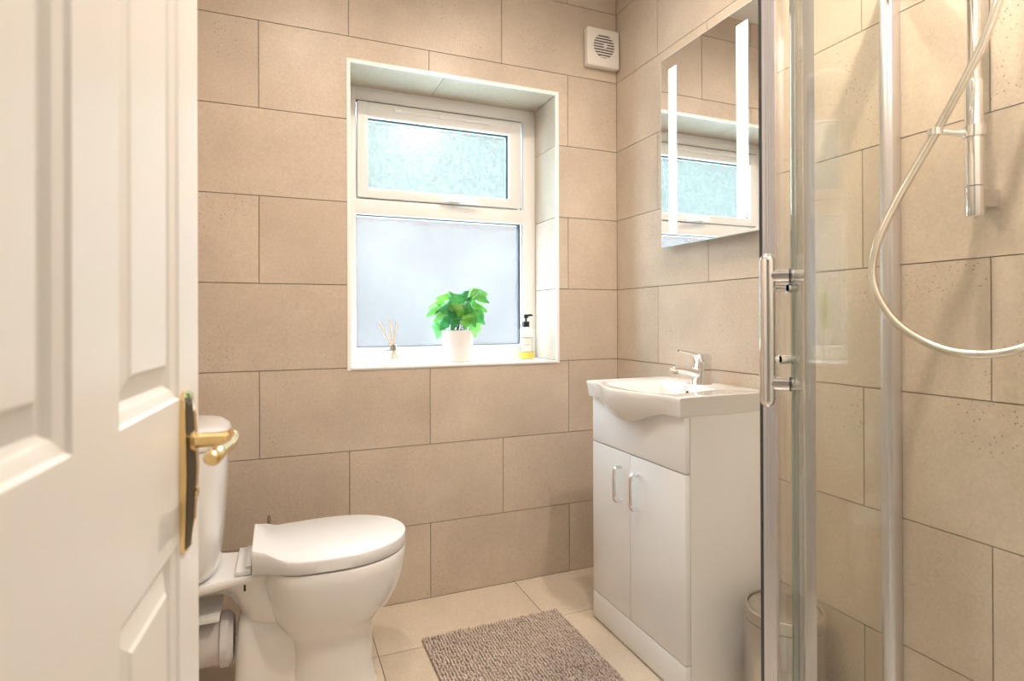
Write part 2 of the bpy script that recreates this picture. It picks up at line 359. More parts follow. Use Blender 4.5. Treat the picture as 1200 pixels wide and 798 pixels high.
bm = B()
for a, b in (((-1.0795, RV + 0.001, 1.9335), (-0.3625, RV + 0.01, 1.9385)), ((-0.3665, RV + 0.001, 1.547), (-0.362, RV + 0.01, 1.936))): box(bm, a, b)
wpart('sash_seal', bm, M['gasket'])
bm = B(); frame_ring(bm, -1.0345, -0.423, 1.588, 1.873, RV + 0.008, RV + 0.02, 0.003, 0.008, 0.003, 0.006, 0.0005); wpart('glazing_bead', bm, M['gasket'], sash)
bm = B(); box(bm, (-1.036, RV + 0.018, 1.586), (-0.420, RV + 0.024, 1.876)); wpart('glass_pane', bm, M['stip'], sash, 0)
bm = B(); frame_ring(bm, -1.0805, -0.363, 0.948, 1.484, RV + 0.012, RV + 0.03, 0.003, 0.010, 0.003, 0.006, 0.0005); wpart('glazing_bead', bm, M['gasket'])
bm = B(); box(bm, (-1.082, RV + 0.028, 0.946), (-0.361, RV + 0.034, 1.486)); wpart('glass_pane', bm, M['clear'], None, 0)
bm = B()   # trickle vent
box(bm, (-0.925, RV - 0.020, 1.902), (-0.525, RV - 0.011, 1.917), 0.003)
for s in (-0.915, -0.725, -0.535): box(bm, (s - 0.015, RV - 0.024, 1.900), (s + 0.015, RV - 0.012, 1.919), 0.003)
wpart('trickle_vent', bm, M['pvc'], sash)
bm = B(); box(bm, (-0.70, RV - 0.030, 1.549), (-0.655, RV - 0.010, 1.570), 0.004); wpart('handle_base', bm, M['chrome'], sash)
bm = B(); tube(bm, [(-0.735, RV - 0.034, 1.561), (-0.70, RV - 0.040, 1.561), (-0.58, RV - 0.036, 1.553)], [0.006, 0.009, 0.007], 10); wpart('window_handle', bm, M['trim'], sash)
bm = B(); box(bm, (WX0, -0.006, WZ0 - 0.010), (WX1, RV + 0.004, WZ0), 0.003); o = finish(bm, 'window_sill', M['trim']); o.parent = wn; o.data.transform(Matrix.Translation(-woff))
bm = B(); tw = 0.012
for a, b in (((WX0 - tw, -0.003, WZ0 - tw), (WX0 + 0.001, 0.006, WZ1 + tw)), ((WX1 - 0.001, -0.003, WZ0 - tw), (WX1 + tw, 0.006, WZ1 + tw)), ((WX0, -0.003, WZ1 - 0.001), (WX1, 0.006, WZ1 + tw)), ((WX0, -0.003, WZ0 - tw), (WX1, 0.006, WZ0 - 0.009))): box(bm, a, b, 0.001, 1)
o = finish(bm, 'edge_trim', M['trim']); o.parent = wn; o.data.transform(Matrix.Translation(-woff))

# ------------------------------------------------------------------ panelled door
ND = Vector((0.99673, -0.08084, 0)); DV = Vector((0.08084, 0.99673, 0))
d0 = fw + rt * ((232 - 600) / F_PX) + up * 0
P0 = CAM + d0 * 0.714; DW = 0.643
hinge = P0 - DV * DW; hinge.z = 0.0
door = empty('door_1', hinge); tag(door, 'open cream-painted panelled door with brass lever handle', 'door', kind='structure')
door.rotation_euler = (0, 0, math.atan2(-DV.x, DV.y))
# local frame: y runs from hinge to free edge, x points into the room (visible face at x = 0)
TD = 0.036
ys = [0, DW - 0.551, DW - 0.364, DW - 0.279, DW - 0.0925, DW]; zs = [0.008, 0.25, 0.816, 0.972, 1.86, 1.98]
bm = B(); pan = {(1, 1), (3, 1), (1, 3), (3, 3)}
for i in range(5):
    for j in range(5):
        if (i, j) in pan: continue
        for xx in (0, -TD):
            bm.faces.new([bm.verts.new((xx, *q)) for q in ((ys[i], zs[j]), (ys[i + 1], zs[j]), (ys[i + 1], zs[j + 1]), (ys[i], zs[j + 1]))])
E4 = [(0, zs[0]), (DW, zs[0]), (DW, zs[-1]), (0, zs[-1])]
for k in range(4):
    a, b = E4[k], E4[(k + 1) % 4]
    bm.faces.new([bm.verts.new(q) for q in ((0, *a), (0, *b), (-TD, *b), (-TD, *a))])
PROF = [(0, 0), (0.003, 0.0035), (0.007, 0.0045), (0.012, 0.0065), (0.016, 0.0115), (0.0175, 0.0125)]
for (i, j) in pan:
    for sgn, x0 in ((-1, 0), (1, -TD)):
        rings = []
        for ins, dep in PROF:
            rings.append([(x0 + sgn * dep, y, z) for y, z in ((ys[i] + ins, zs[j] + ins), (ys[i + 1] - ins, zs[j] + ins), (ys[i + 1] - ins, zs[j + 1] - ins), (ys[i] + ins, zs[j + 1] - ins))])
        ring_faces(bm, rings, True, False)
bmesh.ops.remove_doubles(bm, verts=bm.verts, dist=0.00005)
finish(bm, 'door_leaf', M['door'], door, 8)
for (i, j) in sorted(pan):
    bm = B()
    for sgn, x0 in ((-1, 0), (1, -TD)):
        rings = []
        for ins, dep in ((0.0172, 0.0125), (0.0178, 0.0125), (0.037, 0.0055), (0.0395, 0.0035), (0.041, 0.003)):
            rings.append([(x0 + sgn * dep, y, z) for y, z in ((ys[i] + ins, zs[j] + ins), (ys[i + 1] - ins, zs[j] + ins), (ys[i + 1] - ins, zs[j + 1] - ins), (ys[i] + ins, zs[j + 1] - ins))])
        R = ring_faces(bm, rings, True, False); bm.faces.new(R[-1])
    finish(bm, 'panel', M['door'], door, 8)
hy = DW - 0.073
bm = B()   # bowed back plate
rings = []
for z, hw_, t_ in [(0.7985, 0.010, 0.004), (0.802, 0.017, 0.006), (0.83, 0.0205, 0.009), (0.89, 0.0225, 0.012), (0.95, 0.0205, 0.0095), (0.975, 0.017, 0.0065), (0.979, 0.010, 0.004)]:
    rings.append([(0, hy - hw_, z), (t_ * 0.6, hy - hw_, z), (t_ * 0.97, hy + hw_ * 0.15, z), (t_, hy + hw_ - 0.004, z), (t_ * 0.7, hy + hw_, z), (0, hy + hw_, z)])
ring_faces(bm, rings); plate = finish(bm, 'handle_plate', M['brass'], door, 30)
bm = B(); rings = []  # dark facet on the near half, painted as the hallway reflected in the brass
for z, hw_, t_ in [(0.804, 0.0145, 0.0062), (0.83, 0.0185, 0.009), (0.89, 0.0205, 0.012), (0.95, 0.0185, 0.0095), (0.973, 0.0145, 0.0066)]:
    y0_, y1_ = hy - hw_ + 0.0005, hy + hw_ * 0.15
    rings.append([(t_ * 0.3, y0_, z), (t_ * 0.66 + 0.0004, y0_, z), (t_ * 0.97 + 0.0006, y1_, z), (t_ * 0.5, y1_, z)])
ring_faces(bm, rings); o = finish(bm, 'plate_reflection', M['darkreflect'], door, 30); o['label'] = 'dark facet painted as the hallway reflected in the handle plate'
bm = B(); zl = 0.922
tube(bm, [(0.008, hy, zl), (0.0115, hy, zl), (0.012, hy, zl), (0.036, hy, zl), (0.046, hy - 0.001, zl)], [0.012, 0.0115, 0.0085, 0.0085, 0.0095], 16)
tube(bm, smooth_path([(0.046, hy + 0.010, zl + 0.002), (0.049, hy, zl), (0.050, hy - 0.03, zl - 0.001), (0.048, hy - 0.07, zl + 0.001), (0.045, hy - 0.098, zl - 0.001)], 5), [0.006] + [0.0085] * 4 + [0.008] * 5 + [0.0075] * 6 + [0.0082] * 4 + [0.006], 14)
finish(bm, 'lever_handle', M['brass'], door, 40)
bm = B(); tube(bm, [(0.006, hy + 0.008, 0.862), (0.0122, hy + 0.008, 0.862), (0.013, hy + 0.008, 0.862)], [0.006, 0.006, 0.004], 14); finish(bm, 'privacy_turn', M['brass'], door, 40)
bm = B(); box(bm, (-TD * 0.5 - 0.011, DW - 0.001, 0.83), (-TD * 0.5 + 0.011, DW + 0.0015, 0.99), 0.001, 1); finish(bm, 'latch_plate', M['brass'], door, 30)
for z in (0.25, 1.0, 1.75):
    bm = B(); tube(bm, [(0.004, -0.004, z - 0.04), (0.004, -0.004, z + 0.04)], 0.006, 10); finish(bm, 'hinge', M['brass'], door, 40)
bm = B()
for a, b in (((DX0 - 0.055, YF, 0), (DX0 + 0.0, YF + 0.016, 2.07)), ((DX1, YF, 0), (DX1 + 0.055, YF + 0.016, 2.07)), ((DX0, YF, 2.02), (DX1, YF + 0.016, 2.07))): box(bm, a, b, 0.004)
tr = finish(bm, 'trim_1', M['door']); tag(tr, 'cream-painted architrave around the doorway', 'door trim', kind='structure')

# ------------------------------------------------------------------ extractor fan
fan = empty('extractor_fan', (-0.083, 0, 2.13)); tag(fan, 'square cream extractor fan high in the corner beside the window', 'fan')
bm = B(); box(bm, (-0.08, -0.034, 0), (0.078, -0.001, 0.164), 0.007, 3)
body = finish(bm, 'housing', M['fan'], fan)
bm = B()
rr = 0.050; cz = 0.088
tube(bm, [(0, -0.0335, cz), (0, -0.0349, cz)], rr, 32); finish(bm, 'grille_recess', M['dark'], fan)
for k in range(9):
    zz = cz - 0.046 + k * 0.0115; hw2 = math.sqrt(max(rr ** 2 - (zz - cz) ** 2, 0)) + 0.002
    bm = B(); box(bm, (-hw2, -0.0385, zz - 0.0029), (hw2, -0.0345, zz + 0.0029), 0.001, 1); finish(bm, 'slat', M['fan'], fan)
bm = B(); tube(bm, [(0.004, -0.036, cz), (0.004, -0.0405, cz)], 0.009, 14); finish(bm, 'hub', M['fan'], fan)

# ------------------------------------------------------------------ illuminated mirror
MX = -0.035
tl = px_at(774, 72, 0, MX); bl = px_at(774.5, 291, 0, MX); myr = px_at(889, 270, 0, MX).y
my0, my1, mz0, mz1 = myr - 0.015, tl.y, bl.z, tl.z
mir = empty('light_up_mirror', (0, (my0 + my1) / 2, mz0)); tag(mir, 'rectangular wall mirror with two glowing vertical strips above the basin', 'mirror')
mo = Matrix.Translation(-Vector(mir.location))
def mp(name, bm, m, sm=30):
    o = finish(bm, name, m, None, sm); o.data.transform(mo); o.parent = mir; return o
bm = B(); box(bm, (MX + 0.006, my0 + 0.03, mz0 + 0.03), (-0.001, my1 - 0.03, mz1 - 0.03), 0.002); mp('back_box', bm, M['trim'])
bm = B(); box(bm, (MX + 0.0006, my0, mz0), (MX + 0.006, my1, mz1), 0.0005, 1); mp('glass_rim', bm, M['rim'])
bm = B(); box(bm, (MX, my0 + 0.0025, mz0 + 0.0025), (MX + 0.003, my1 - 0.0025, mz1 - 0.0025)); mp('mirror_glass', bm, M['mirror'], 0)
s1 = px_at(783.5, 82, 0, MX); s1b = px_at(793, 272, 0, MX); s2 = px_at(863, 26, 0, MX); s2b = px_at(877, 253, 0, MX)
for a, b in ((s1, s1b), (s2, s2b)):
    bm = B(); box(bm, (MX - 0.0008, b.y, s1b.z), (MX + 0.001, a.y, s1.z)); mp('light_strip', bm, M['led'], 0)

# ------------------------------------------------------------------ vanity unit, basin, tap
VX, VY0, VY1 = -0.335, -0.857, -0.360
van = empty('vanity_unit', ((VX) / 2, (VY0 + VY1) / 2, 0)); tag(van, 'white gloss vanity cupboard with two doors under the basin', 'cabinet')
vo_ = Matrix.Translation(-Vector(van.location))
def vp(name, bm, m, parent=None, sm=30):
    o = finish(bm, name, m, None, sm); o.data.transform(vo_); o.parent = parent or van; return o
FT = 0.018
bm = B(); box(bm, (VX + FT + 0.001, VY0, 0.0), (-0.001, VY0 + 0.016, 0.7855), 0.0008, 1); box(bm, (VX + FT + 0.001, VY1 - 0.016, 0.0), (-0.001, VY1, 0.7855), 0.0008, 1)
box(bm, (VX + FT + 0.001, VY0 + 0.016, 0.08), (-0.001, VY1 - 0.016, 0.096)); box(bm, (-0.012, VY0 + 0.016, 0.09), (-0.002, VY1 - 0.016, 0.7855)); vp('carcass', bm, M['side'])
bm = B(); box(bm, (VX, VY0, 0.006), (VX + FT, VY1, 0.0985), 0.0015); vp('plinth', bm, M['wood'])
bm = B(); box(bm, (VX, VY0, 0.629), (VX + FT, VY1, 0.785), 0.002); vp('fascia', bm, M['wood'])
YS = -0.5905
for a, b, hyy in ((VY0, YS - 0.001, -0.6345), (YS + 0.001, VY1, -0.541)):
    bm = B(); box(bm, (VX, a, 0.1015), (VX + FT, b, 0.626), 0.002); dr = vp('door', bm, M['wood'])
    bm = B(); tube(bm, smooth_path([(VX + 0.002, hyy, 0.574), (VX - 0.018, hyy, 0.574), (VX - 0.026, hyy, 0.566), (VX - 0.027, hyy, 0.55), (VX - 0.027, hyy, 0.49), (VX - 0.026, hyy, 0.474), (VX - 0.018, hyy, 0.466), (VX + 0.002, hyy, 0.466)], 4), 0.006, 12)
    vp('handle', bm, M['chrome'], dr)

basin = empty('wash_basin', (-0.18, -0.605, 0.78)); tag(basin, 'white ceramic basin with bowed front on top of the vanity cupboard', 'basin')
bo = Matrix.Translation(-Vector(basin.location))
BY0, BY1, BXF, BT = -0.862, -0.352, -0.355, 0.84
yc, hwid = (BY0 + BY1) / 2, (BY1 - BY0) / 2
def bfront(t):        # t in -1..1 across the width: how far the front edge stands out
    return BXF - 0.055 * (0.5 + 0.5 * math.cos(PI * min(1, abs(t) / 0.86))) ** 0.9 if abs(t) < 0.86 else BXF
def bbot(t):          # lower edge of the apron
    return 0.786 - 0.046 * (0.5 + 0.5 * math.cos(PI * min(1, abs(t) / 0.74))) ** 0.75
NY = 48
bm = B()
sec = []
for k in range(NY + 1):
    t = -1 + 2 * k / NY; y = yc + t * hwid; xf = bfront(t); zb = bbot(t)
    yb = yc + t * (hwid - 0.008)
    row = [(0 - 0.001, y, BT), (xf + 0.006, y, BT), (xf + 0.0015, y, BT - 0.0015), (xf, y, BT - 0.006)]
    for s in (0.2, 0.4, 0.6, 0.8, 1.0):   # apron leans back and curves under
        zz = BT - 0.006 + (zb - BT + 0.006) * s
        bulge = (0.5 + 0.5 * math.cos(PI * min(1, abs(t) / 0.86)))
        xx = xf + 0.006 * s + 0.034 * bulge * s ** 2.4
        row.append((min(xx, VX - 0.0005) if abs(t) < 0.95 else xx, y + (yb - y) * s, zz))
    row.append((VX + 0.03, yb, max(zb, 0.786))); row.append((-0.001, yb, 0.786))
    sec.append(row)
# shell without the top skin (the top is built with the bowl)
R = [[bm.verts.new(p) for p in r] for r in sec]
for i in range(NY):
    for j in range(1, len(sec[0]) - 1):
        bm.faces.new((R[i][j], R[i + 1][j], R[i + 1][j + 1], R[i][j + 1]))
for e in (0, NY):
    bm.faces.new(R[e] if e else R[e][::-1])
for i in range(NY): bm.faces.new((R[i][0], R[i][-1], R[i + 1][-1], R[i + 1][0]))
# bowl: concentric rings from the outer outline to the drain
NB = 64
cx_b, cy_b = -0.225, yc
outer = [R[i][1] for i in range(NY + 1)] + [R[NY][0]] + [R[i][0] for i in range(NY - 1, 0, -1)] + [R[0][0]]
def bowl_pt(v, f, z):
    d = Vector((v.co.x - cx_b, v.co.y - cy_b)); a = math.atan2(d.y / 0.205, d.x / 0.135)
    hx = 0.142 if math.cos(a) < 0 else 0.118
    p = Vector((cx_b + math.copysign(abs(math.cos(a)) ** 0.8, math.cos(a)) * hx * f, cy_b + math.copysign(abs(math.sin(a)) ** 0.8, math.sin(a)) * 0.208 * f))
    return (p.x, p.y, z)
prev = outer
for f, z in ((1.03, BT), (1.0, BT - 0.0015), (0.975, BT - 0.007), (0.95, BT - 0.02), (0.91, BT - 0.05), (0.84, BT - 0.075), (0.70, BT - 0.092), (0.45, BT - 0.101), (0.12, BT - 0.106)):
    cur = [bm.verts.new(bowl_pt(v, f, z)) for v in outer]
    n = len(outer)
    for i in range(n): bm.faces.new((prev[i], prev[(i + 1) % n], cur[(i + 1) % n], cur[i]))
    prev = cur
bm.faces.new(prev)
o = finish(bm, 'bowl', M['ceramic'], None, 32); o.data.transform(bo); o.parent = basin
def bp_(name, bm, m):
    o = finish(bm, name, m, None, 35); o.data.transform(bo); o.parent = basin
bm = B(); lathe(bm, [(0.022, -0.002), (0.022, 0.003), (0.012, 0.004), (0.0001, 0.0035)], (cx_b, cy_b, BT - 0.106), 20); bp_('drain', bm, M['chrome'])
ov = px_at(807, 460, 0, -0.112)
bm = B(); tube(bm, [(-0.102, ov.y, ov.z), (-0.118, ov.y, ov.z)], 0.0085, 16); bp_('overflow_ring', bm, M['chrome'])
bm = B(); tube(bm, [(-0.112, ov.y, ov.z), (-0.1185, ov.y, ov.z)], 0.006, 16); bp_('overflow_hole', bm, M['black'])
tap = empty('mixer_tap', (-0.062, yc, BT)); tag(tap, 'chrome mixer tap with a slim lever standing at the back of the basin', 'tap')
bm = B(); ring_faces(bm, [sx((dx, 0, z), hx, hy_, 2.8, 24) for z, dx, hx, hy_ in ((0, 0, 0.031, 0.027), (0.006, 0, 0.030, 0.0265), (0.03, 0.002, 0.028, 0.026), (0.055, 0.004, 0.027, 0.0255), (0.074, 0.005, 0.0265, 0.025))]); finish(bm, 'tap_body', M['chrome'], tap, 40)
bm = B(); tube(bm, smooth_path([(-0.005, 0, 0.030), (-0.035, 0, 0.040), (-0.075, 0, 0.050), (-0.108, 0, 0.054), (-0.119, 0, 0.050)], 4), [0.0175] * 4 + [0.015] * 4 + [0.0125] * 4 + [0.0115] * 3 + [0.010] * 2, 14); tube(bm, [(-0.108, 0, 0.053), (-0.108, 0, 0.036)], 0.0105, 14); finish(bm, 'spout', M['chrome'], tap, 40)
bm = B(); ring_faces(bm, [sx((dx, 0, z), hx, hy_, 3, 24) for z, dx, hx, hy_ in ((0.076, 0.005, 0.0265, 0.025), (0.088, 0.004, 0.028, 0.025), (0.097, 0.0, 0.029, 0.023), (0.102, -0.006, 0.022, 0.016))])
tube(bm, [(-0.015, 0, 0.096), (-0.05, 0, 0.105), (-0.094, 0, 0.113)], [0.010, 0.0055, 0.0035], 10); finish(bm, 'lever', M['chrome'], tap, 40)

# ------------------------------------------------------------------ pedal bin
bin_ = empty('waste_bin', (-0.13, -1.0, 0)); tag(bin_, 'small round brushed steel bin on the floor between the vanity cupboard and the shower', 'bin')
bm = B(); lathe(bm, [(0.095, 0), (0.097, 0.003), (0.097, 0.262)], n=48); finish(bm, 'body', M['steel'], bin_)
bm = B(); lathe(bm, [(0.0975, 0.264), (0.099, 0.266), (0.099, 0.293), (0.096, 0.297), (0.089, 0.2965), (0.087, 0.290), (0.080, 0.289)], n=48); finish(bm, 'rim', M['steel'], bin_)
bm = B(); lathe(bm, [(0.085, 0.288), (0.085, 0.294), (0.078, 0.297), (0.0001, 0.299)], n=48); finish(bm, 'lid', M['steel'], bin_)
bm = B(); lathe(bm, [(0.0965, 0.2615), (0.0965, 0.2645)], n=48); finish(bm, 'seam_ring', M['black'], bin_)

# ------------------------------------------------------------------ shower
EC = Vector((-0.195, -1.765)); EY = -1.215; EX = -0.745; ZT, ZBs = 1.90, 0.10
def arc(r, p0, p1, n):
    return [Vector((EC.x - r * math.cos(math.radians(p0 + (p1 - p0) * i / n)), EC.y + r * math.sin(math.radians(p0 + (p1 - p0) * i / n)))) for i in range(n + 1)]
def strip(bm, pts, th, z0, z1):
    """a standing sheet of the given thickness following a plan polyline"""
    rings = []
    for i, p in enumerate(pts):
        t = (pts[min(i + 1, len(pts) - 1)] - pts[max(i - 1, 0)]).normalized(); n = Vector((-t.y, t.x)) * th / 2
        rings.append([(p.x + n.x, p.y + n.y, z0), (p.x - n.x, p.y - n.y, z0), (p.x - n.x, p.y - n.y, z1), (p.x + n.x, p.y + n.y, z1)])
    ring_faces(bm, rings)
enc = empty('shower_enclosure', (EC.x, EC.y, ZBs)); tag(enc, 'curved glass shower enclosure with polished metal uprights in the corner', 'shower enclosure')
eo = Matrix.Translation(-Vector(enc.location))
def ep(name, bm, m, parent=None, sm=30, label=None):
    o = finish(bm, name, m, None, sm); o.data.transform(eo); o.parent = parent or enc
    if label: o['label'] = label
    return o
bm = B(); strip(bm, arc(0.547, 54, 90, 16) + [Vector((-0.12, EY + 0.003)), Vector((-0.02, EY + 0.003))], 0.005, ZBs + 0.02, ZT - 0.02); ep('fixed_panel', bm, M['glass'])
bm = B(); strip(bm, [Vector((EX - 0.003, YF + 0.02)), Vector((EX - 0.003, -1.89))], 0.005, ZBs + 0.02, ZT - 0.02); ep('fixed_panel', bm, M['glass'])
bm = B()
strip(bm, [Vector((EX - 0.003, -1.89)), Vector((EX - 0.003, -1.86))], 0.02, ZBs + 0.02, ZT - 0.02); ep('jamb_post', bm, M['alu'])
bm = B(); strip(bm, arc(0.545, 52.2, 55.4, 3), 0.022, ZBs + 0.02, ZT - 0.02)
for r in (0.5505, 0.546, 0.5415, 0.537): strip(bm, arc(r, 51.9, 52.2, 1), 0.0022, ZBs + 0.02, ZT - 0.02)
jb = ep('jamb_post', bm, M['alu'])
bm = B(); strip(bm, arc(0.5585, 52.0, 55.4, 3), 0.005, ZBs + 0.02, ZT - 0.02); ep('jamb_gasket', bm, M['gasket'], jb)
# wall channels: rounded outer, flat recess
bm = B(); box(bm, (-0.032, EY - 0.014, ZBs), (-0.0005, EY + 0.018, ZT), 0.004); box(bm, (-0.040, EY - 0.006, ZBs), (-0.030, EY + 0.012, ZT), 0.002); ep('wall_channel', bm, M['alu'])
bm = B(); box(bm, (EX - 0.02, YF + 0.0005, ZBs), (EX + 0.014, YF + 0.03, ZT), 0.004); ep('wall_channel', bm, M['alu'])
rail = arc(0.54, 0, 90, 40)
for z0, z1 in ((ZBs, ZBs + 0.03), (ZT - 0.04, ZT)):
    bm = B(); strip(bm, [Vector((EX + 0.01, YF + 0.005))] + rail + [Vector((-0.005, EY - 0.01))], 0.045, z0, z1); ep('curved_rail', bm, M['alu'])
bm = B(); strip(bm, arc(0.505, 49.0, 0, 24) + [Vector((EC.x - 0.505, -1.92))], 0.006, ZBs + 0.035, ZT - 0.045); dg = ep('sliding_door', bm, M['glass'])
bm = B(); strip(bm, arc(0.505, 49.0, 49.25, 1), 0.0062, ZBs + 0.035, ZT - 0.045); ep('glass_edge', bm, M['edge'], dg)
bm = B(); strip(bm, arc(0.4955, 46.5, 49, 2), 0.012, ZBs + 0.035, ZT - 0.045); ep('seal_strip', bm, M['seal'], dg)
bm = B(); strip(bm, arc(0.4785, 46.8, 48.8, 2), 0.017, ZBs + 0.035, ZT - 0.045); strip(bm, arc(0.4845, 46.4, 46.8, 1), 0.003, ZBs + 0.035, ZT - 0.045); strip(bm, arc(0.476, 46.4, 46.8, 1), 0.005, ZBs + 0.035, ZT - 0.045); ep('door_stile', bm, M['alu'], dg)
ha = math.radians(47.0); hn = Vector((-math.cos(ha), math.sin(ha), 0)); H0 = Vector((EC.x, EC.y, 0))
ht = Vector((-hn.y, hn.x, 0))
zh = lambda v: CAM.z + (399 - 26.77 + 1.57 - v) / F_PX * 1.012
def hp(r, z, s=0.0): q = H0 + hn * r + ht * s; q.z = z; return q
bm = B()
zt_, zb_ = zh(299), zh(477)
tube(bm, [hp(0.545, z) for z in (zb_, zb_ + 0.004, zb_ + 0.012, zt_ - 0.012, zt_ - 0.004, zt_)], [0.006, 0.0105, 0.0135, 0.0135, 0.0105, 0.006], 20)
hb = ep('handle_bar', bm, M['chrome'], dg)
for v, rin in ((325, 0.487), (450, 0.5035)):
    bm = B(); tube(bm, [hp(0.545, zh(v)), hp(rin, zh(v))], 0.0118, 18); ep('handle_post', bm, M['chrome'], dg)
    bm = B(); tube(bm, [hp(0.5105, zh(v)), hp(0.508, zh(v))], 0.0125, 18); ep('handle_washer', bm, M['black'], dg)
for v, rin in ((339, 0.500), (422, 0.512)):
    bm = B(); tube(bm, [hp(0.54, zh(v)), hp(rin + 0.016, zh(v) , -0.004)], 0.0058, 14); tube(bm, [hp(rin + 0.014, zh(v), -0.004), hp(rin, zh(v), -0.012)], 0.0085, 16); ep('handle_peg', bm, M['chrome'], dg)
tray = B()
out = [(EX - 0.02, YF + 0.001)] + [(p.x, p.y) for p in arc(0.57, 0, 90, 24)] + [(-0.001, EY + 0.02), (-0.001, YF + 0.001)]
ins = [(EX + 0.03, YF + 0.05)] + [(p.x, p.y) for p in arc(0.52, 0, 90, 24)] + [(-0.05, EY - 0.03), (-0.05, YF + 0.05)]
ring_faces(tray, [[(x, y, z) for x, y in pts] for pts, z in ((out, 0.0), (out, ZBs - 0.006), (out, ZBs), (ins, ZBs), (ins, 0.07))])
tray = finish(tray, 'shower_tray', M['ceramic'], off=(EC.x, EC.y, 0)); tag(tray, 'white quadrant shower tray under the glass enclosure', 'shower tray')
# rail on the wall
RXx = -0.062
rb = px_at(1142, 254, 0, RXx); ry = rb.y
ris = empty('shower_rail', (0, ry, rb.z)); tag(ris, 'vertical chrome shower rail fixed to the tiled wall', 'shower rail')
ro = Matrix.Translation(-Vector(ris.location))
def rp(name, bm, m): o = finish(bm, name, m, None, 40); o.data.transform(ro); o.parent = ris; return o
zz = lambda v: px_at(1142, v, 0, RXx).z
bm = B(); tube(bm, [(RXx, ry, zz(94)), (RXx, ry, 1.95)], 0.0115, 18); rp('upper_tube', bm, M['chrome'])
bm = B(); tube(bm, [(RXx, ry, z) for z in (zz(218), zz(96), zz(94))], [0.0155, 0.0155, 0.013], 20); rp('lower_sleeve', bm, M['chrome'])
bm = B(); tube(bm, [(RXx, ry, z) for z in (rb.z, rb.z + 0.002, zz(219.5), zz(218.5))], [0.0145, 0.016, 0.016, 0.0145], 20); rp('end_cap', bm, M['chrome'])
for z in ((zz(221) + zz(242)) / 2, 1.90):
    bm = B(); ring_faces(bm, [[(x, ry + a * h, z + b * hz) for a, b in ((-1, -1), (1, -1), (1, 1), (-1, 1))] for x, h, hz in ((RXx + 0.008, 0.010, 0.016), (-0.03, 0.010, 0.016), (-0.010, 0.014, 0.018), (-0.0005, 0.014, 0.018))]); rp('wall_bracket', bm, M['chrome'])
HX = -0.115
hr = px_at(1096, 155, 0, HX)
zc = zz(154)
bm = B(); tube(bm, [(RXx, ry, zc - 0.011), (RXx, ry, zc + 0.011)], 0.0195, 20); rp('slider', bm, M['chrome'])
bm = B(); d_ = Vector((hr.x - RXx, hr.y - ry, 0)); L_ = d_.length; d_.normalize()
tube(bm, [(RXx + d_.x * 0.015, ry + d_.y * 0.015, zc - 0.001), (RXx + d_.x * L_ * 0.5, ry + d_.y * L_ * 0.5, zc), (hr.x - d_.x * 0.012, hr.y - d_.y * 0.012, hr.z)], [0.009, 0.006, 0.006], 10); rp('retainer_arm', bm, M['chrome'])
bm = B(); tube(bm, [(hr.x, hr.y, hr.z - 0.007), (hr.x, hr.y, hr.z + 0.007)], 0.0135, 18); rp('hose_retainer', bm, M['chrome'])
pts = [px_at(u, v, 0, x) for u, v, x in ((1185, -60, -0.10), (1172, -5, -0.10), (1152, 50, -0.105), (1127, 100, -0.11), (1097, 155, HX), (1071, 200, -0.13), (1046, 245, -0.155), (1028, 285, -0.18), (1022, 318, -0.19), (1028, 346, -0.195), (1047, 375, -0.19), (1075, 396, -0.18), (1108, 410, -0.17), (1140, 415, -0.16), (1170, 414, -0.14), (1200, 407, -0.12), (1240, 390, -0.07), (1265, 380, -0.03), (1272, 378, -0.003))]
bm = B(); tube(bm, smooth_path(pts, 6), 0.0084, 12); hose = finish(bm, 'shower_hose', M['hose'], off=tuple(pts[-1])); tag(hose, 'looped satin steel shower hose hanging through the ring on the shower rail', 'shower hose')

# ------------------------------------------------------------------ toilet
TY = -0.388
to = empty('toilet', (-1.25, TY, 0)); tag(to, 'white close-coupled toilet with its lid down beside the door', 'toilet')
too = Matrix.Translation(-Vector(to.location))
def tp(name, bm, m, parent=None, sm=40, label=None):
    o = finish(bm, name, m, None, sm); o.data.transform(too); o.parent = parent or to
    if label: o['label'] = label
    return o
NT = 56
def egg(xb, xf, hw, z, sq=1.0, xw=None):
    """outline pointing +x: blunt back at xb, round front at xf, half width hw at xw"""
    xw = xw if xw is not None else xb + (xf - xb) * 0.52
    pts = []
    for k in range(NT):
        a = 2 * PI * k / NT; c, s = math.cos(a), math.sin(a)
        if c >= 0: x = xw + (xf - xw) * c ** (1.0); y = hw * math.copysign(abs(s) ** 1.0, s)
        else: x = xw - (xw - xb) * abs(c) ** (0.55 * sq + 0.45 * (1 - sq)); y = hw * math.copysign(abs(s) ** (1.0), s)
        pts.append((x, TY + y, z))
    return pts
bm = B()
ring_faces(bm, [egg(-1.36, -1.098, 0.112, 0.0), egg(-1.36, -1.102, 0.110, 0.008), egg(-1.355, -1.110, 0.106, 0.06), egg(-1.35, -1.112, 0.104, 0.14), egg(-1.355, -1.108, 0.108, 0.185, xw=-1.22), egg(-1.375, -1.085, 0.126, 0.215, xw=-1.21),
    egg(-1.392, -1.055, 0.145, 0.245, xw=-1.20), egg(-1.405, -1.033, 0.158, 0.28, xw=-1.20), egg(-1.415, -1.020, 0.167, 0.32, xw=-1.20), egg(-1.42, -1.014, 0.172, 0.36, xw=-1.20), egg(-1.42, -1.014, 0.172, 0.385, xw=-1.20), egg(-1.418, -1.017, 0.169, 0.391, xw=-1.20)])
tp('pan', bm, M['ceramic'], sm=60)
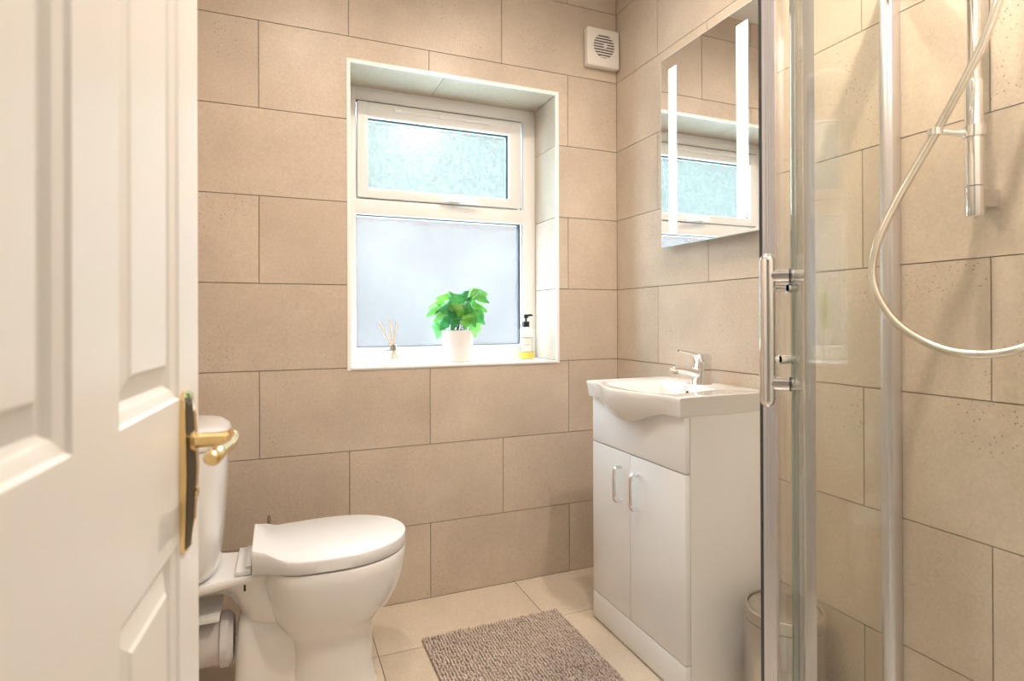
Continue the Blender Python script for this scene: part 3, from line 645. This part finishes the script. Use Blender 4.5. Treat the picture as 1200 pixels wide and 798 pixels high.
# rear body: trap way and column behind the bowl
bm = B()
def rrect(x0, x1, hw, z, r=0.03, y0=TY):
    pts = []
    for cxn, cyn, a0 in ((x1 - r, y0 + hw - r, 0), (x0 + r, y0 + hw - r, 90), (x0 + r, y0 - hw + r, 180), (x1 - r, y0 - hw + r, 270)):
        for k in range(6):
            a = math.radians(a0 + 18 * k); pts.append((cxn + r * math.cos(a), cyn + r * math.sin(a), z))
    return pts
ring_faces(bm, [rrect(-1.485, -1.20, 0.085, 0.0), rrect(-1.485, -1.20, 0.083, 0.01), rrect(-1.48, -1.20, 0.076, 0.10), rrect(-1.475, -1.20, 0.074, 0.20), rrect(-1.47, -1.20, 0.068, 0.245), rrect(-1.462, -1.20, 0.05, 0.275), rrect(-1.455, -1.20, 0.032, 0.285, 0.02)])
tp('pedestal', bm, M['ceramic'], sm=60)
# cistern shelf with the curved throat below it
bm = B()
rings = []
prof = [(-1.30, 0.235, 0.095), (-1.36, 0.24, 0.095), (-1.40, 0.247, 0.093), (-1.43, 0.255, 0.088), (-1.452, 0.268, 0.080), (-1.470, 0.298, 0.072), (-1.492, 0.326, 0.068), (-1.525, 0.344, 0.080), (-1.565, 0.352, 0.10), (-1.62, 0.356, 0.12), (-1.685, 0.358, 0.13)]
for x, zb, hw in prof:
    ht_ = 0.092 if x > -1.47 else 0.092 + (-(x + 1.47)) * 0.25
    rings.append([(x, TY - ht_ + 0.003, 0.386), (x, TY - ht_, 0.381), (x, TY - ht_, 0.370), (x, TY - ht_ + 0.008, 0.362), (x, TY - hw, min(0.352, zb + 0.05) if zb < 0.34 else zb + 0.004), (x, TY - hw + 0.02, zb), (x, TY, zb - 0.004),
                  (x, TY + hw - 0.02, zb), (x, TY + hw, min(0.352, zb + 0.05) if zb < 0.34 else zb + 0.004), (x, TY + ht_ - 0.008, 0.362), (x, TY + ht_, 0.370), (x, TY + ht_, 0.381), (x, TY + ht_ - 0.003, 0.386)])
ring_faces(bm, rings); tp('cistern_shelf', bm, M['ceramic'], sm=50)
# cistern
def cis(z, xf, hw, p=3.2):
    pts = []
    for k in range(40):
        a = -PI / 2 + PI * k / 39; c, s = math.cos(a), math.sin(a)
        pts.append((-1.64 + (xf + 1.64) * abs(c) ** (2 / p), TY + hw * math.copysign(abs(s) ** (2 / p), s), z))
    pts += [(-1.69, TY + hw, z), (-1.69, TY - hw, z)]
    return pts
bm = B(); ring_faces(bm, [cis(0.387, -1.535, 0.12, 2.4), cis(0.394, -1.522, 0.135, 2.6), cis(0.42, -1.512, 0.15, 2.8), cis(0.50, -1.506, 0.165, 3), cis(0.60, -1.50, 0.178), cis(0.70, -1.494, 0.187), cis(0.735, -1.493, 0.189)]); cst = tp('cistern', bm, M['ceramic'], sm=50)
bm = B(); ring_faces(bm, [cis(0.736, -1.492, 0.190), cis(0.740, -1.489, 0.193), cis(0.758, -1.489, 0.193), cis(0.772, -1.497, 0.186), cis(0.781, -1.515, 0.168), cis(0.785, -1.55, 0.13)]); tp('cistern_lid', bm, M['ceramic'], cst, 50)
bm = B(); lathe(bm, [(0.026, 0), (0.026, 0.008), (0.02, 0.011), (0.0001, 0.012)], (-1.60, TY, 0.784), 24); tp('flush_button', bm, M['chrome'], cst)
bm = B(); tube(bm, [(-1.497, TY - 0.075, 0.752), (-1.482, TY - 0.075, 0.752)], 0.004, 10); tp('lid_screw', bm, M['chrome'], cst)
# seat ring and lid
def lid_out(z, grow=0.0, lift=0.0):
    XB, XT = -1.434, -1.014
    side = []
    n = 26
    for k in range(n + 1):
        u = k / n; x = XB + (XT - XB) * (1 - (1 - u) ** 1.9)
        # half width along the length: narrow waist by the hinge, then the egg
        e = (x - (-1.225)) / (0.211 if x > -1.225 else 0.30)
        hw = 0.168 * math.sqrt(max(0, 1 - min(1, abs(e)) ** 2.15))
        if x < -1.33:
            q = (-1.33 - x) / 0.104; hw = hw * (1 - q ** 1.2) + (0.107 * q ** 1.2) if q < 1 else 0.107
        q2 = max(0, min(1, (-1.345 - x) / 0.085)); dz = lift * q2 * q2 * (3 - 2 * q2)
        side.append((x, hw + grow * (1 if hw > 0.01 else 0), z + dz))
    pts = [(x + (grow if i == len(side) - 1 else 0), TY - h, zz_) for i, (x, h, zz_) in enumerate(side)] + [(x, TY + h, zz_) for x, h, zz_ in side[-2::-1]]
    return pts
bm = B(); ring_faces(bm, [lid_out(0.3915, -0.006), lid_out(0.3925, -0.005), lid_out(0.400, -0.005), lid_out(0.4015, -0.006)]); tp('seat_ring', bm, M['seat'], sm=30)
bm = B(); ring_faces(bm, [lid_out(0.3965, 0.002, 0.0), lid_out(0.3985, 0.0035, 0.0), lid_out(0.424, 0.002, 0.020), lid_out(0.4285, 0.0, 0.026), lid_out(0.4295, -0.002, 0.027)]); tp('lid', bm, M['seat'], sm=40)
bm = B(); box(bm, (-1.474, TY - 0.088, 0.387), (-1.436, TY + 0.088, 0.399), 0.002); box(bm, (-1.452, TY - 0.075, 0.399), (-1.436, TY + 0.075, 0.407), 0.002); tp('seat_hinge', bm, M['seat'])
bm = B(); tube(bm, [(-1.452, TY - 0.082, 0.345), (-1.452, TY - 0.082, 0.366)], 0.003, 8); tp('hinge_bolt', bm, M['dark'])
bm = B(); tube(bm, [(-1.698, TY - 0.012, 0.192), (-1.53, TY - 0.012, 0.196), (-1.512, TY - 0.012, 0.196)], [0.060, 0.060, 0.063], 28); tp('waste_pipe', bm, M['pipe'])
bm = B(); tube(bm, [(-1.515, TY - 0.012, 0.196), (-1.512, TY - 0.012, 0.196), (-1.494, TY - 0.012, 0.196), (-1.491, TY - 0.012, 0.196), (-1.482, TY - 0.012, 0.196)], [0.066, 0.070, 0.070, 0.066, 0.056], 28); tp('pipe_collar', bm, M['pipe'])
bm = B(); box(bm, (-1.695, TY - 0.085, 0.276), (-1.512, TY + 0.05, 0.292), 0.003); tp('pipe_cover', bm, M['seat'])
tb = empty('toilet_brush', (-1.398, -0.125, 0)); tag(tb, 'slim metal toilet brush handle showing behind the toilet', 'toilet brush')
bm = B(); lathe(bm, [(0.045, 0), (0.045, 0.13), (0.04, 0.14), (0.012, 0.145)], n=24); finish(bm, 'holder', M['rod'], tb)
bm = B(); tube(bm, [(0, 0, 0.14), (0, 0, 0.42), (0, 0, 0.428)], [0.0058, 0.0058, 0.003], 12); finish(bm, 'handle', M['rod'], tb)

# ------------------------------------------------------------------ bath mat
RW, RL = 0.497, 0.80; RX0, RY1 = -0.935, -0.276
rug = empty('bath_mat', (RX0 + RW / 2, RY1 - RL / 2, 0)); tag(rug, 'taupe chenille bath mat on the floor in front of the vanity cupboard', 'bath mat')
bm = B(); box(bm, (-RW / 2, -RL / 2, 0.0), (RW / 2, RL / 2, 0.006), 0.002, 1); finish(bm, 'backing', M['rug'], rug)
rng = np.random.default_rng(3)
bmi = B(); bmesh.ops.create_icosphere(bmi, subdivisions=1, radius=1.0)
iv = np.array([v.co[:] for v in bmi.verts]); bmi.verts.index_update(); ifc = np.array([[v.index for v in f.verts] for f in bmi.faces]); bmi.free()
nx, ny = 50, 88
gx, gy = np.meshgrid((np.arange(nx) + 0.5) / nx * RW - RW / 2, (np.arange(ny) + 0.5) / ny * RL - RL / 2)
cen = np.stack([gx.ravel() + rng.normal(0, 0.0010, gx.size), gy.ravel() + rng.normal(0, 0.0012, gx.size), 0.0085 + rng.normal(0, 0.0012, gx.size)], 1)
rad = np.stack([0.0043 * rng.uniform(0.8, 1.2, len(cen)), 0.0053 * rng.uniform(0.8, 1.25, len(cen)), 0.0062 * rng.uniform(0.8, 1.25, len(cen))], 1)
V_ = (cen[:, None, :] + iv[None] * rad[:, None, :]).reshape(-1, 3)
F_ = (ifc[None] + (np.arange(len(cen)) * len(iv))[:, None, None]).reshape(-1, 3)
me = bpy.data.meshes.new('pile'); me.vertices.add(len(V_)); me.vertices.foreach_set('co', V_.ravel())
me.loops.add(F_.size); me.loops.foreach_set('vertex_index', F_.ravel().astype(np.int32)); me.polygons.add(len(F_)); me.polygons.foreach_set('loop_start', (np.arange(len(F_)) * 3).astype(np.int32))
me.update(calc_edges=True); me.validate()
for p in me.polygons: p.use_smooth = True
pl = link('pile', me, M['pile'], rug); pl['kind'] = 'stuff'

# ------------------------------------------------------------------ things on the window sill
SZ = WZ0 + 0.0005
dif = empty('reed_diffuser', (-0.952, 0.12, SZ)); tag(dif, 'clear glass reed diffuser with three pale sticks on the window sill', 'diffuser')
bm = B(); ring_faces(bm, [sx((0, 0, z), h, h, 5, 32) for z, h in ((0, 0.031), (0.003, 0.0325), (0.046, 0.0325), (0.051, 0.030), (0.053, 0.012), (0.058, 0.011))]); finish(bm, 'glass_bottle', M['bottle'], dif)
bm = B(); ring_faces(bm, [sx((0, 0, z), h, h, 5, 32) for z, h in ((0.005, 0.028), (0.02, 0.028))]); finish(bm, 'scented_oil', M['bottle'], dif)
bm = B(); lathe(bm, [(0.0125, 0.053), (0.0135, 0.054), (0.0135, 0.073), (0.012, 0.075)], n=20); finish(bm, 'metal_collar', M['rod'], dif)
for dx, dy, dz in ((-0.053, 0.005, 0.160), (-0.012, 0.02, 0.170), (0.010, -0.012, 0.162)):
    bm = B(); tube(bm, [(-dx * 0.35, -dy * 0.3, 0.02), (dx, dy, dz)], 0.0026, 8); finish(bm, 'reed', M['reed'], dif)
plant = empty('potted_plant', (-0.690, 0.118, SZ)); tag(plant, 'bushy green leafy plant in a white pot on the window sill', 'plant')
bm = B(); lathe(bm, [(0.055, 0), (0.058, 0.003), (0.0655, 0.124), (0.0655, 0.127), (0.062, 0.127), (0.061, 0.110)], n=40); finish(bm, 'pot', M['pot'], plant)
bm = B(); lathe(bm, [(0.0605, 0.108), (0.03, 0.114), (0.0001, 0.116)], n=24, caps=False); finish(bm, 'soil', M['soil'], plant)
def leaf_mesh(seed, L=0.066, W=0.034):
    rnd = random.Random(seed); bm = B(); n = 8; cols = 3; grid = []
    for i in range(n + 1):
        t = i / n
        hw = W * (math.sin(PI * min(1, t * 0.90 + 0.10)) ** 0.6) * (1.08 - 0.30 * t); hw *= (1 + 0.17 * math.sin(t * 19 + seed))
        if i == n: hw = 0.0006
        row = []
        for j in range(-cols, cols + 1):
            s = j / cols; x = s * hw; y = t * L - 0.016 * abs(s) ** 1.5 * (1 - t) - (0.010 * abs(s) if i % 2 else 0) * t
            z = 0.020 * math.sin(PI * t) * 0.9 - 0.030 * t * t - 0.010 * abs(s) ** 2 + 0.004 * abs(s) * math.sin(5 * t + seed) + 0.004 * (abs(s) if abs(j) == 1 else 0)
            row.append(bm.verts.new((x, y, z)))
        grid.append(row)
    for i in range(n):
        for j in range(2 * cols): bm.faces.new((grid[i][j], grid[i][j + 1], grid[i + 1][j + 1], grid[i + 1][j]))
    bmesh.ops.recalc_face_normals(bm, faces=bm.faces)
    me = bpy.data.meshes.new('leaf'); bm.to_mesh(me); bm.free(); me.materials.append(M['leaf'])
    for p in me.polygons: p.use_smooth = True
    return me
LM = [leaf_mesh(s) for s in range(4)]
KP = 0.00336   # metres per photograph pixel at the pot
CR, CF = rt.copy(), fw.copy(); CR.z = 0; CF.z = 0
leaves = [(524, 344, 0.00, 150, 1.0), (512, 352, 0.02, 175, 1.05), (508, 361, -0.01, 190, 1.0), (546, 342, 0.02, 60, 1.0), (560, 339, 0.00, 30, 1.05), (567, 346, -0.02, -10, 0.9), (553, 346, 0.03, 80, 0.8), (535, 348, -0.03, 110, 0.95),
    (524, 358, -0.04, 170, 1.05), (516, 367, -0.03, 205, 0.9), (530, 366, -0.05, 230, 1.0), (541, 366, -0.055, 270, 1.05), (551, 362, -0.04, 320, 1.0), (562, 357, 0.00, 10, 1.0), (564, 370, -0.02, -40, 1.0), (556, 374, -0.045, -60, 0.9),
    (546, 376, -0.05, 260, 0.85), (533, 376, -0.05, 235, 0.9), (521, 378, -0.02, 225, 0.9), (513, 386, 0.00, 255, 1.05), (559, 384, -0.01, -75, 1.0), (540, 356, 0.04, 90, 1.0), (527, 352, 0.05, 130, 0.9), (556, 354, 0.05, 40, 0.9), (545, 352, 0.00, 70, 0.9)]
for k, (u, v, dd, ang, s) in enumerate(leaves):
    rel = CR * ((u - 537) * KP) + CF * dd; rel.z = 0.127 + (387.5 - v) * KP
    a = math.radians(ang); direc = (CR * math.cos(a) + Vector((0, 0, 1)) * math.sin(a) * 0.75 - CF * 0.35).normalized()
    nrm = (Vector((0, 0, 1)) * 0.75 - CF * 0.65 + CR * random.uniform(-0.3, 0.3)); nrm = (nrm - direc * nrm.dot(direc)).normalized()
    xx = direc.cross(nrm)
    base = rel - direc * 0.036 * s
    o = link('leaf', LM[k % 4], None, plant)
    o.matrix_local = Matrix(((xx.x * s, direc.x * s, nrm.x * s, base.x), (xx.y * s, direc.y * s, nrm.y * s, base.y), (xx.z * s, direc.z * s, nrm.z * s, base.z), (0, 0, 0, 1)))
    if k % 2 == 0:
        bm = B(); b0 = Vector((rel.x * 0.12 + random.uniform(-0.012, 0.012), rel.y * 0.12, 0.112)); mid = (b0 + base) / 2 + Vector((0, 0, 0.018))
        tube(bm, smooth_path([b0, mid, base], 4), 0.0016, 6); finish(bm, 'stem', M['stem'], plant)
sd = empty('soap_dispenser', (-0.385, 0.115, SZ)); tag(sd, 'clear pump bottle of yellow liquid soap on the window sill', 'soap dispenser')
bm = B(); lathe(bm, [(0.033, 0), (0.0355, 0.003), (0.0355, 0.105), (0.033, 0.120), (0.024, 0.131), (0.014, 0.136), (0.013, 0.142)], n=36); finish(bm, 'bottle', M['bottle'], sd)
bm = B(); lathe(bm, [(0.031, 0.003), (0.034, 0.005), (0.034, 0.034), (0.0001, 0.0342)], n=36); finish(bm, 'liquid', M['soap'], sd)
bm = B(); lathe(bm, [(0.0155, 0.138), (0.0155, 0.160), (0.012, 0.162)], n=20); lathe(bm, [(0.004, 0.16), (0.004, 0.176)], n=10); lathe(bm, [(0.009, 0.176), (0.0105, 0.180), (0.009, 0.191), (0.006, 0.192)], n=16)
tube(bm, [(0, 0, 0.186), (0.022, -0.010, 0.189), (0.026, -0.012, 0.185)], [0.006, 0.0045, 0.003], 10); finish(bm, 'pump', M['black'], sd)
bm = B(); tube(bm, [(0, 0, 0.138), (0.003, 0, 0.01)], 0.002, 8); finish(bm, 'dip_tube', M['trim'], sd)
def label_patch(name, z0, z1, half, r, m):
    bm = B(); ac = math.atan2(-CF.y, -CF.x); n = 10
    ring_faces(bm, [[(r * math.cos(ac + half * (2 * i / n - 1)), r * math.sin(ac + half * (2 * i / n - 1)), z) for i in range(n + 1)] for z in (z0, z1)], False, False); finish(bm, name, m, sd)
label_patch('label_print', 0.0620, 0.0640, 0.40, 0.0364, M['ink']); label_patch('label_border', 0.032, 0.094, 0.80, 0.0358, M['ink']); label_patch('label', 0.035, 0.091, 0.72, 0.0361, M['paper'])
